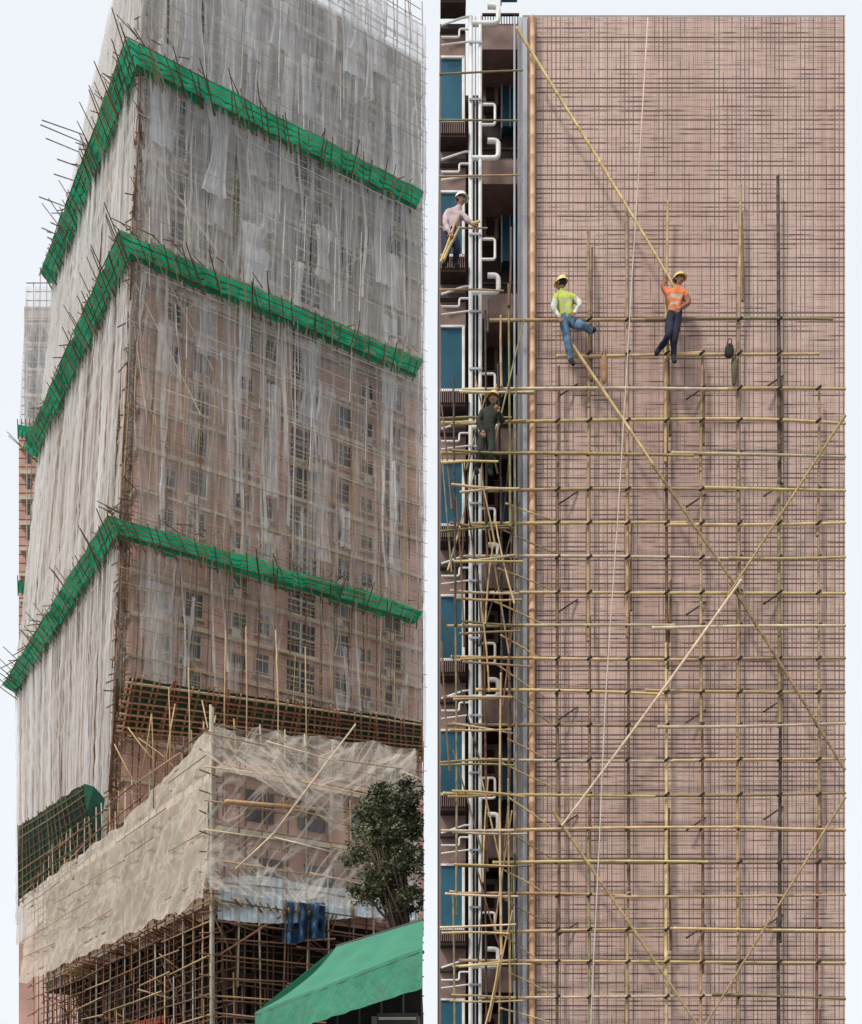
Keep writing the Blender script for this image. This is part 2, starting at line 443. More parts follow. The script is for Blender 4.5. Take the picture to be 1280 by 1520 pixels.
# ================= PODIUM =================
pod=empty('podium_building')
C2=Vector((-10.8,60,0)); dLp=Vector((-.655,1,0)); dRp=Vector((1.57,1,0)); uL=dLp.normalized(); uR=dRp.normalized()
PLL=28.2*dLp.length; PLR=6.6*dRp.length
mit=oC
def PF(f,a,h,off=0):
    if f=='L': s=a/PLL; p=C2+uL*a+mit.lerp(nL,min(max(s,0),1))*off
    else: s=a/PLR; p=C2+uR*a+mit.lerp(nR,min(max(s,0),1))*off
    p=p.copy(); p.z=h+CZ; return p
mb=MB([WALLL,DARK,LEDGE,GLASSD,FRAME])
for f,L in (('L',PLL),('R',PLR+.8)):
    mb.quad(PF(f,0,13.6,-1.2),PF(f,L,13.6,-1.2),PF(f,L,21.3,-1.2),PF(f,0,21.3,-1.2),0)
    mb.quad(PF(f,0,-1.7,-3.6),PF(f,L,-1.7,-3.6),PF(f,L,13.6,-3.6),PF(f,0,13.6,-3.6),1)
    mb.quad(PF(f,0,13.6,-1.2),PF(f,L,13.6,-1.2),PF(f,L,13.6,-3.6),PF(f,0,13.6,-3.6),1)
mb.quad(PF('L',0,21.3,-1.2),PF('R',PLR+.8,21.3,-1.2),PF('R',PLR-.1,21.3,-1.2)+Vector((-20,22,0)),PF('L',PLL,21.3,-1.2),2)
def prect(f,a0,a1,h0,h1,o0,o1,mi,m=None):
    (m or mb).hexa([PF(f,a0,h0,o0),PF(f,a1,h0,o0),PF(f,a1,h0,o1),PF(f,a0,h0,o1),PF(f,a0,h1,o0),PF(f,a1,h1,o0),PF(f,a1,h1,o1),PF(f,a0,h1,o1)],mi)
for h in (14.2,17.6,20.6):
    prect('R',0,PLR,h,h+.35,-1.2,-.9,2); prect('L',0,PLL-.3,h,h+.35,-1.2,-.9,2)
for a in (1.2,4.5,8.0): prect('R',a,a+1.8,18.4,20.0,-1.18,-1.14,3); prect('R',a+.4,a+2.4,15.2,16.6,-1.18,-1.14,3)
for k in range(14): prect('L',1+k*2.3,2.4+k*2.3,15.3,16.8,-1.18,-1.14,3); prect('L',1+k*2.3,2.4+k*2.3,18.6,20.1,-1.18,-1.14,3)
for k in range(8): prect('L',k*4,k*4+.5,-1.7,13.5,-3.5,-3.2,1)
for k in range(4): prect('R',k*3.2+.4,k*3.2+.8,-1.7,13.5,-3.5,-3.2,1)
for h in (3.0,7.0,10.4): prect('L',0,PLL-.2,h,h+.5,-3.5,-3.0,1); prect('R',0,PLR-.2,h,h+.5,-3.5,-3.0,1)
mb.obj('podium_walls',pod)
CORR=mat_simple('corrugated_metal',(.50,.57,.62),.45,.35,1.2,metal=.1)
mb=MB([CORR]); vs=[];fs=[]; nn=260
for i in range(nn+1):
    a=.2+(PLR-.4)*i/nn; o=.06*math.sin(a*14)
    vs+= [PF('R',a,12.9+.10*a-.2*math.sin(a*.5),-.1+o),PF('R',a,14.9+.1*a+.25*math.sin(a*.7),-.25+o)]
for i in range(nn): fs.append((2*i,2*i+2,2*i+3,2*i+1))
mb.add(vs,fs,0,smooth=True); mb.obj('corrugated_hoarding',pod)

psc=empty('bamboo_scaffolding'); mb=MB([BAM])
for f,L in (('L',PLL),('R',PLR)):
    for off in (0,-1.0,-2.2):
        a=0
        while a<=L:
            h=-1.7
            while h<22:
                l=U(5,7.5); top=min(h+l,23 if off==0 else 21)
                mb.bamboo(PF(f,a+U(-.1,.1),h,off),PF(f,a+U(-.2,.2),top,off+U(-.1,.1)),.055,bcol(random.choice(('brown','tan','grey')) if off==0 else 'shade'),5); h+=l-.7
                if off<-1.5 and h>13: break
            a+=1.3
        h=-.4
        while h<(22.5 if off==0 else 14):
            a=0
            while a<L-.01:
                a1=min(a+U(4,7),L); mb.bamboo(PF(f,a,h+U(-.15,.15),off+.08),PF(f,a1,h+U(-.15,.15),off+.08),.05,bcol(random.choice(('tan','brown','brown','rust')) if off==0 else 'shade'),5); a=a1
            h+=.95
    for k in range(int(L*2.2)):
        a=U(0,L); h=U(5,13.5); s=random.choice((-1,1))
        mb.bamboo(PF(f,a,h,U(-3,.5)),PF(f,min(max(a+s*U(1,3),0),L),h+U(-2.5,2.5),U(-3,.7)),.05,bcol(random.choice(('tan','brown','shade','rust'))),5)
for h in (15.5,17,18.6,20.2,21.8):
    a=0
    while a<PLR-.8:
        a1=min(a+U(3,6),PLR-.5); mb.bamboo(PF('R',a,h+U(-.2,.2),.75),PF('R',a1,h+U(-.2,.2),.75),.045,bcol(random.choice(('tan','pale'))),5); a=a1
for h in (14.6,15.8,17.0,18.2,19.4,20.6):
    a=0
    while a<PLL-.8:
        a1=min(a+U(4,8),PLL-.5); mb.bamboo(PF('L',a,h+U(-.15,.15),-.25),PF('L',a1,h+U(-.15,.15),-.25),.05,bcol('brown'),5)
        if R()<.6: mb.bamboo(PF('L',a,h+U(-.15,.15),.62),PF('L',a1,h+U(-.15,.15),.62),.035,bcol('tan'),5)
        a=a1
for off in (.1,.3): mb.bamboo(PF('R',.1,-1.7,off),PF('R',.05,23.3,off),.085,bcol('grey'),6)
for h in range(5,23): 
    mb.bamboo(PF('R',-.5,h,.35),PF('R',.6,h+U(-.3,.3),.3),.045,bcol('brown'),5)
for k in range(36):
    a=-.2+k*.2
    mb.bamboo(PF('R',max(a,0),13.3+U(-.1,.1),-2.8),PF('R',max(a,0)+U(-.3,.3),13.75+U(-.15,.15),.5+U(-.2,.4)),.055,bcol(random.choice(('tan','yellow','brown'))),5)
for k in range(60):
    a=U(0,24); mb.bamboo(PF('L',a,13.2,-2.8),PF('L',a+U(-.5,.5),13.5+U(-.2,.1),.6+U(-.2,.4)),.05,bcol(random.choice(('tan','rust','brown'))),4)
for (x,y0,y1) in ((333,935,1080),(365,930,1090),(412,935,1100),(250,1020,1110),(280,990,1100),(228,1060,1140),(455,960,1090)):
    mb.bamboo(V(x,y1+60,66),V(x+U(-4,4),y0,66),.042,bcol('tan'),5,.1)
for (x0,y0,x1,y1) in ((205,1095,270,1150),(225,1060,210,1150),(260,1045,245,1140),(300,1040,325,1140),(270,1120,330,1075),(170,1105,205,1170),(190,1080,230,1130)):
    mb.bamboo(V(x0,y0,68),V(x1,y1,67),.042,bcol('tan'),5,.1)
mb.bamboo(V(405,1240,58.5),V(528,1075,63),.055,bcol('pale'),6,.1)
mb.bamboo(V(350,1290,58),V(405,1238,58.5),.05,bcol('pale'),6,.1)
mb.bamboo(V(335,1190,59),V(520,1205,65),.12,(.42,.26,.13),6)
mb.obj('podium_poles',psc)

pn=empty('safety_netting'); mb=MB([NETPL,NETPR,NETROPE])
def drape(f,a0,a1,hb,ht,mi,off,nu=110,nv=26,fa=.35,flare=.8,sk=.5,A=.30):
    vs=[];uv=[];fs=[]; sd_=U(0,50)
    for j in range(nv+1):
        v=j/nv
        for i in range(nu+1):
            u=i/nu; a=a0+(a1-a0)*u; b=hb(a); t=ht(a); h=b+(t-b)*v
            sag=-fa*abs(math.sin(math.pi*a*.3+sd_))*v*.7
            q=a+h*sk
            o=off+flare*(1-v)**2+noise.noise(Vector((q*.8,(h-a)*.10,mi+sd_)))*A+noise.noise(Vector((q*2.0,(h-a)*.2,5)))*A*.35
            vs.append(PF(f,a,h+sag,max(.05,o))); uv.append((q+sd_,(h-a*.3)))
    for j in range(nv):
        for i in range(nu):
            q=j*(nu+1)+i; fs.append((q,q+1,q+nu+2,q+nu+1))
    mb.add(vs,fs,mi,uvs=uv,smooth=True)
PR2=PLR-.6
drape('L',0,PLL,lambda a:13.6+.4*noise.noise(Vector((a*.5,0,0)))+.01*a,lambda a:22.3-min(a,13)*.12+.2*noise.noise(Vector((a*.4,5,0))),0,.2,200,40,.2,.6,.8,.24)
drape('R',0,PR2,lambda a:14.4+.5*noise.noise(Vector((a*.5,2,0))),lambda a:22.5+.1*a,1,.15,sk=-.6)
drape('R',0,PR2*.62,lambda a:20.6-.35*a+.8*noise.noise(Vector((a*.5,9,0))),lambda a:22.5+.1*a,1,.3,fa=.9,sk=1.2)
drape('R',PR2*.5,PR2,lambda a:20.6-.1*(PLR-a)+.8*noise.noise(Vector((a*.5,9,0))),lambda a:22.5+.1*a,1,.3,fa=.9,sk=-1)
drape('R',0,PR2*.9,lambda a:14.0,lambda a:17.4-.35*a+1.2*noise.noise(Vector((a*.5,12,0))),1,.3,fa=.6,sk=1)
mb.obj('podium_net_sheets',pn)
BLUE=mat_tarp('blue_tarp',(.04,.11,.22),.25,.6)
mb=MB([BLUE]); vs=[];fs=[]
for i in range(25):
    for j in range(13):
        vs.append(V(418+i*2.7+2*noise.noise(Vector((i*.3,j*.3,8))),1340+j*4.8+4*math.sin(i*.25)*(j/12)+3*noise.noise(Vector((i*.4,j*.2,3))),62.5+.5*math.sin(i*.9+j*.1)+.6*noise.noise(Vector((i*.5,j*.3,0)))))
for i in range(24):
    for j in range(12): q=i*13+j; fs.append((q,q+1,q+14,q+13))
mb.add(vs,fs,0,smooth=True); mb.obj('blue_tarpaulin')

# ================= FAR BUILDING =================
far=empty('netted_apartment_block'); mb=MB([WALLL,LEDGE,GLASSD,BAM,NETS[0],GREEN,WALLU])
Yf=132
def fb(px0,px1,py0,py1,ya,yb,mi,col=(1,1,1)): mb.boxpx(px0,px1,py0,py1,ya,yb,mi,col)
fb(28,150,640,1745,Yf,Yf+25,0); fb(36,150,455,639,Yf+1,Yf+25,6)
y=470
while y<1300:
    fb(29 if y>630 else 37,148,y,y+5,Yf-.4,Yf-.01,1)
    for x in (38,54,72,88,106): fb(x,x+9,y+12,y+27,Yf-.06,Yf+.9,2)
    y+=38
y=420
while y<1350:
    mb.bamboo(V(30+(650-y)*.04 if y<650 else 28,y,Yf-1.5),V(140,y+U(-2,2),Yf-1.5),.07,bcol('grey' if y<640 else 'rust'),4,mi=3); y+=13
for x in range(28,140,10): mb.bamboo(V(x+(12 if x<36 else 0),1350,Yf-1.6),V(x+12,U(385,430)+max(0,36-x)*3,Yf-1.6),.07,bcol('grey'),4,mi=3)
vs=[];fs=[];uv=[]
for i in range(25):
    for j in range(13):
        py=425+j*17.5; px=28+(640-py)*.05+i*5; vs.append(V(px,py,Yf-1.9+noise.noise(Vector((i*.5,j*.1,0)))*.6)); uv.append((i*.6,j*1.6))
for i in range(24):
    for j in range(12): q=i*13+j; fs.append((q,q+1,q+14,q+13))
mb.add(vs,fs,4,uvs=uv,smooth=True)
for (yy) in (630,862):
    mb.add([V(27,yy,Yf-4),V(75,yy+8,Yf-4),V(75,yy+27,Yf-1.8),V(27,yy+18,Yf-1.8)],[(0,1,2,3)],5)
    for k in range(9): mb.bamboo(V(27+k*6,yy+22,Yf-1.8),V(26+k*6,yy-8,Yf-4.2),.06,bcol('brown'),4,mi=3)
mb.obj('block_body',far)

# ================= AWNING =================
aw=empty('shop_awning'); AWN=mat_tarp('awning_canvas',(.035,.24,.14),.12,.12,.45)
STEEL=mat_simple('painted_steel',(.05,.05,.05),.5,.3)
mb=MB([AWN,STEEL])
BL,BR,FL,FR=Vector((-1.3,16.7,4.9)),Vector((-.10,15.0,4.9)),Vector((-1.8,12.4,3.4)),Vector((-.06,8.9,3.4))
vs=[];fs=[];n1,n2=24,12
for i in range(n1+1):
    for j in range(n2+1):
        s=i/n1;t=j/n2; p=BL.lerp(BR,s).lerp(FL.lerp(FR,s),t); p.z-=.10*math.sin(math.pi*t)*(.6+.4*math.cos(s*math.pi*6)); vs.append(p)
for i in range(n1):
    for j in range(n2): q=i*(n2+1)+j; fs.append((q,q+n2+1,q+n2+2,q+1))
mb.add(vs,fs,0,smooth=True)
vs=[];fs=[]
for i in range(61):
    s=i/60; p=FL.lerp(FR,s); w=Vector((.01*math.sin(i*.9),.015*math.sin(i*1.1),0)); vs+=[p,p+w+Vector((0,0,-.30))]
for i in range(60): fs.append((2*i,2*i+2,2*i+3,2*i+1))
mb.add(vs,fs,0,smooth=True)
mb.add([BL,FL,FL+Vector((0,0,-.30)),BL+Vector((-.5,0,-1.5)),BL+Vector((-.5,-.3,-1.1))],[(0,4,1),(1,4,3,2)],0)
mb.tube([FL+Vector((0,.03,-.03)),FR+Vector((0,.03,-.03))],.015,6,1); mb.tube([BL,BR],.02,6,1)
mb.obj('canvas_and_frame',aw)
shop=empty('corner_shop'); mb=MB([DARK,LEDGE,STEEL,mat_simple('shop_sign_panel',(.16,.15,.12),.6,.3)])
mb.box(-1.35,-.13,15.6,21,0,4.5,0)
mb.box(-.75,-.14,15.3,15.59,3.2,3.75,3)
mb.box(-.62,-.15,13.9,14.4,3.1,3.6,2)
for k in range(5): mb.box(-.6,-.17,13.87,13.9,3.16+k*.09,3.19+k*.09,1)
for k in range(4): mb.tube([(-1.2+k*.28,15.5,0),(-1.2+k*.28,15.5,4.4)],.02,6,2)
mb.obj('shop_body',shop)
st=MB([mat_simple('red_stall_canvas',(.40,.06,.03),.7,.3)])
st.hexa([PF('L',9,9.2,-2.9),PF('L',14,9.3,-2.9),PF('L',14,9.0,-1.2),PF('L',9,8.9,-1.2),PF('L',9,9.5,-2.9),PF('L',14,9.6,-2.9),PF('L',14,9.4,-1.2),PF('L',9,9.3,-1.2)],0); st.obj('red_stall_canopy')

# ================= TREE =================
tree=empty('street_tree')
LEAF=mat_simple('leaves',(1,1,1),.55,.2,3,attr=True,spec=.35)
BARK=mat_simple('bark',(.10,.075,.055),.9,.4,4,bump=.5,stretch=(4,4,1))
mb=MB([BARK]); YT=34
base=Vector((-.75,YT,0)); fork=Vector((-.65,YT,8.2))
mb.tube([base,Vector((-.85,YT,3)),Vector((-.7,YT,6)),fork],[.26,.2,.16,.13],8)
for k in range(26):
    px=U(535,618); py=U(1180,1335); tp=V(px,py,YT+U(-1.3,1.3))
    st0=fork+Vector((0,0,U(-.8,.8))); mid=st0.lerp(tp,.5)+Vector((U(-.2,.2),U(-.2,.2),U(-.1,.3)))
    mb.tube([st0,mid,tp],[.07,.04,.012],5)
mb.obj('trunk_and_limbs',tree)
mb=MB([LEAF])
clumps=[]
tries=0
while len(clumps)<120 and tries<9000:
    tries+=1
    px=U(518,630); py=U(1158,1352)
    ex=(px-600)/86; ey=(py-1256)/ (102)
    rr=ex*ex+ey*ey+.75*noise.noise(Vector((px*.035,py*.035,0)))
    if rr>1: continue
    clumps.append((V(px,py,YT+U(-1.5,1.5)*math.sqrt(max(0,1-min(1,rr*.8)))),U(.12,.32)))
for (c,r) in clumps:
    shade=U(.5,2.0)
    for k in range(190):
        d=Vector((random.gauss(0,1),random.gauss(0,1),random.gauss(0,.75)))*r*.62; p=c+d
        if p.x>-.22*p.y/34: continue
        a=Vector((U(-1,1),U(-1,1),U(-.6,.6))).normalized(); b=a.cross(Vector((U(-1,1),U(-1,1),U(-1,1)))).normalized()
        l=U(.035,.08); w=l*.45
        g=shade*U(.6,1.5); col=(.072*g,.080*g,.038*g)
        mb.add([p-a*l,p+b*w,p+a*l,p-b*w],[(0,1,2,3)],0,col)
mb.obj('foliage',tree)

# ================= RIGHT BUILDING =================
YW=24.3
ap=empty('tiled_apartment_building')
TILE=mat_tile()
BROWN=mat_simple('brown_tile',(.21,.14,.12),.7,.25,3)
RECESS=mat_simple('recess_wall',(.05,.036,.034),.85,.4,1.5)
RUST=mat_simple('rusty_ledge',(.035,.02,.018),.9,.5,5)
TEAL=mat_simple('teal_window_glass',(.02,.085,.13),.3,.35,.8,spec=.2)
WHITE=mat_simple('white_pvc',(.72,.71,.69),.4,.2,3)
GREYP=mat_simple('pale_painted_strip',(.36,.39,.44),.6,.3,2,stretch=(1,1,.2))
ROOF=mat_simple('roof_concrete',(.3,.29,.28),.9,.2)
mb=MB([TILE,BROWN,RECESS,RUST,TEAL,WHITE,GREYP,ROOF])
x0=V(653,0,YW).x; xm=V(776,0,YW).x; x1=V(1255,0,YW).x; zt=V(0,25,YW).z
mb.box(xm,x1,YW,33,0,zt,0)
mb.box(x0,xm-.003,26.0,32.9,0,zt-.05,2)
mb.box(x0,V(692,0,YW).x,24.55,25.99,0,zt-.06,1)
mb.boxpx(776.5,783,25,1745,YW-.03,YW-.002,6)
mb.boxpx(784,797,25,1745,YW-.015,YW-.003,1)
mb.boxpx(770,775.5,25,1745,YW+.2,YW+.5,6)
Yb=24.55
for k in range(-1,8):
    y=85+200*k
    mb.boxpx(654,692,y+96,y+118,Yb-.35,Yb-.002,3)
    for q in range(12): mb.boxpx(655+q*3.1,656.2+q*3.1,y+93,y+112,Yb-.38,Yb-.352,1)
    mb.boxpx(655,688,y,y+92,Yb-.03,Yb-.003,4)
    mb.boxpx(654.5,688,y-3,y,Yb-.07,Yb-.003,5); mb.boxpx(654.5,690,y+92,y+95.5,Yb-.08,Yb-.003,5)
    mb.boxpx(686,690,y-3,y+92,Yb-.09,Yb-.032,5)
    mb.boxpx(653.5,691,y+150,y+157,Yb-.12,Yb-.003,2)
    mb.boxpx(716,771,y+150,y+188,24.9,25.99,1); mb.boxpx(716,771,y+188.5,y+198,25.1,25.98,3)
    mb.boxpx(746,769,y-2,y+102,25.75,25.99,4)
    mb.boxpx(744,746,y-4,y+104,25.7,25.99,6); mb.boxpx(756.5,758,y-2,y+102,25.7,25.748,6)
    mb.boxpx(718,740,y+20,y+70,25.8,25.99,1)
    mb.boxpx(722,734,y+28,y+62,25.76,25.799,3)
    for q in range(14): mb.boxpx(716+q*4,717.3+q*4,y+136,y+150,24.88,24.9,3)
    mb.boxpx(716,771,y+134,y+136.5,24.86,24.9,3)
Yp=24.35
def pl(pts,r,mi=5):
    P=[V(p[0],p[1],Yp) for p in pts]; path=[P[0]]
    for i in range(1,len(P)-1):
        a,b,c=P[i-1],P[i],P[i+1]; q=min(r*2.2,(b-a).length*.45,(c-b).length*.45)
        s0=b+(a-b).normalized()*q; s1=b+(c-b).normalized()*q
        for t in (0,.25,.5,.75,1): path.append(s0.lerp(b,t).lerp(b.lerp(s1,t),t))
    path.append(P[-1])
    n=10; vs=[];fs=[]
    for i,p in enumerate(path):
        t=(path[min(i+1,len(path)-1)]-path[max(i-1,0)]).normalized(); b=Vector((0,1,0)); a=b.cross(t).normalized()
        for k in range(n):
            an=2*math.pi*k/n; vs.append(p+(a*math.cos(an)+b*math.sin(an))*r)
    for i in range(len(path)-1):
        for k in range(n): fs.append((i*n+k,(i+1)*n+k,(i+1)*n+(k+1)%n,i*n+(k+1)%n))
    mb.add(vs,fs,mi,smooth=True)
pl([(699,25),(699,1740)],.045); pl([(713,25),(713,1740)],.038); pl([(764,25),(764,1740)],.022,6); pl([(706,25),(706,1740)],.014,6)
for k in range(-1,8):
    y=85+200*k
    pl([(713,y+70),(735,y+70),(735,y+100),(713,y+100)],.026)
    pl([(700,y+150),(740,y+150),(740,y+124),(724,y+124)],.05)
    pl([(655,y+170),(682,y+170),(682,y+158),(700,y+158)],.02); pl([(655,y+182),(700,y+176)],.016)
    pl([(655,y-48),(690,y-60),(700,y-60)],.02)
    for q in (60,175): mb.boxpx(696.5,716,y+q,y+q+3,Yp-.07,Yp-.05,6)
mb.box(xm,x1,YW+.002,33,zt+.001,zt+.04,7)
mb.obj('facade',ap)

rs=empty('bamboo_scaffolding'); mb=MB([BAM,mat_simple('nylon_tie',(.03,.025,.02),.7,.2)])
def rb(x0,y0,x1,y1,Y,r,kind,bend=.02,Y2=None,n=6):
    mb.bamboo(V(x0,y0,Y),V(x1,y1,Y2 or Y),r,bcol(kind),n,bend,True)
mb.bamboo(V(790,1745,24.15),V(790,900,24.15),.062,(.56,.34,.20),8,.01,True,taper=.95)
mb.bamboo(V(790,905,24.12),V(790.5,26,24.12),.062,(.60,.37,.22),8,.01,True,taper=.8)
Yv,Yh=24.08,24.0
verts=[(828,545,'brown'),(875,345,'tan'),(932,300,'tan'),(990,300,'yellow'),(1042,520,'tan'),(1098,275,'tan'),(1157,262,'dark'),(1215,575,'tan')]
for (x,yt,k) in verts:
    y=1745
    while y>yt:
        l=U(330,520); y2=max(yt,y-l)
        if y2<yt+90: y2=yt
        kk=k if R()<.6 else random.choice(('brown','tan','olive'))
        if k=='dark': kk=random.choice(('dark','olive'))
        if y2==yt: kk=k
        rb(x+U(-2,2),y,x+U(-2,2),y2,Yv,.034 if k!='dark' else .042,kk,.02,None,6)
        if R()<.5: rb(x+4+U(-2,2),y-40,x+4+U(-2,2),y-U(120,260),Yv,.026,'brown',.01)
        y=y2+35 if y2>yt else yt
hy=[475,525,577,625,675,727,777,828,880,929,978,1028,1077,1128,1180,1230,1280,1330,1380,1428,1480,1530]
for i,y in enumerate(hy):
    if i==0: L=[(722,1000),(960,1235)]
    elif i==1: L=[(828,1040),(1000,1215)]
    else:
        x=U(653,740); L=[]
        while x<1252:
            xe=min(x+U(260,430),1254); L.append((x,xe)); 
            if xe>=1254: break
            x=xe-30
    for (a,b) in L:
        s=U(-4,4)
        k=random.choice(('yellow','yellow','tan','pale')) if y>550 else 'yellow'
        if R()<.12: k='olive'
        rb(a,y+s,b,y-s*.6+U(-2,2),Yh-(.05 if R()<.4 else 0),.033,k,.03)
    for (x,yt,k) in verts:
        if y>yt:
            p=V(x,y,Yh); 
            mb.tube([p+Vector((-.045,-.03,-.04)),p+Vector((.045,-.03,.04))],.026,5,1)
for x in (1035,845,1150):
    for y in range(560,1500,160): rb(x-15,y+8+ (x%7)*4,x+12,y-10+(x%7)*4,24.1,.02,'dark',0,24.28)
rb(768,42,905,262,23.95,.03,'yellow'); rb(890,240,1005,432,23.93,.027,'yellow')
rb(836,492,985,712,23.9,.033,'yellow'); rb(970,690,1100,880,23.88,.031,'tan'); rb(1085,865,1254,1142,23.9,.033,'tan')
rb(1254,618,1080,885,23.85,.03,'tan'); rb(1100,862,835,1225,23.83,.032,'pale')
rb(822,1205,945,1385,23.86,.032,'yellow'); rb(930,1365,1060,1560,23.86,.03,'tan')
rb(1254,1185,1045,1525,23.85,.03,'tan')
for (x,yt) in ((676,560),(722,445),(741,470),(757,340),(768,560)):
    y=1745
    while y>yt:
        y2=max(yt,y-U(300,520)); rb(x+U(-4,4),y,x+U(-4,4),y2,U(23.6,24.0),.028,random.choice(('olive','brown','tan','dark')),.03); y=y2+30 if y2>yt else yt
for y in hy[2:]:
    for q in range(2):
        a=U(653.5,690); rb(a,y+U(-8,8)+q*4,a+U(80,110),y+U(-8,8)+q*4,U(23.5,23.9),.024,random.choice(('yellow','tan','olive','pale')),.03)
for k in range(34):
    x=U(660,765); y=U(680,1540); a=U(-1,1)*.3; l=U(90,220)
    x2=min(max(x+l*math.sin(a),656),780)
    rb(x,y,x2,y-l*math.cos(a),U(23.5,24.0),.02,random.choice(('tan','olive','brown','yellow','brown','dark')),.03,None,5)
for k in range(16):
    y=740+k*50; rb(U(735,760),y+U(-10,10),U(805,825),y+U(25,45),23.8,.018,random.choice(('yellow','tan')),.02,24.1,5)
for y in (110,178,262,338,430): rb(654,y,U(700,775),y+U(-6,6),23.9,.02,random.choice(('olive','tan')),.02,None,5)
mb.obj('wall_poles',rs)

ROPE=mat_simple('white_rope',(.58,.48,.43),.7,.1)
mb=MB([ROPE]); pts=[(962,26),(950,230),(938,420),(930,560),(918,760),(906,930),(898,1060),(890,1250),(878,1500),(874,1740)]
mb.tube([V(a,b,23.6) for a,b in pts],.012,5); mb.obj('hanging_rope')

def bag(name,px,py,w,h,Y,col):
    m=mat_simple(name+'_cloth',col,.9,.35,6,bump=.5); mb=MB([m]); vs=[];fs=[];n=12;rings=[(0,.25),(.08,.6),(.3,.8),(.6,.95),(.85,.8),(1,.45)]
    for t,s in rings:
        for k in range(n):
            an=2*math.pi*k/n; wob=1+.4*noise.noise(Vector((k*.9,t*3,px)))
            p=V(px,py+h/2-h*t,Y); vs.append(p+Vector((math.cos(an)*w/2/75*s*wob,math.sin(an)*w/2.6/75*s*wob,0)))
    for r in range(len(rings)-1):
        for k in range(n): fs.append((r*n+k,r*n+(k+1)%n,(r+1)*n+(k+1)%n,(r+1)*n+k))
    fs.append(tuple(range(n))[::-1]); mb.add(vs,fs,0,smooth=True)
    top=V(px,py-h/2,Y); mb.tube([top+Vector((-w/300,0,0)),top+Vector((-.02,-.05,.08)),top+Vector((.02,-.05,.08)),top+Vector((w/300,0,0))],.01,5)
    return mb.obj(name)
bag('tool_bag',897,548,12,42,23.9,(.34,.20,.11)); bag('tool_bag',1083,521,15,20,23.9,(.04,.035,.03)); bag('tool_bag',1090,552,10,42,23.95,(.12,.10,.07))

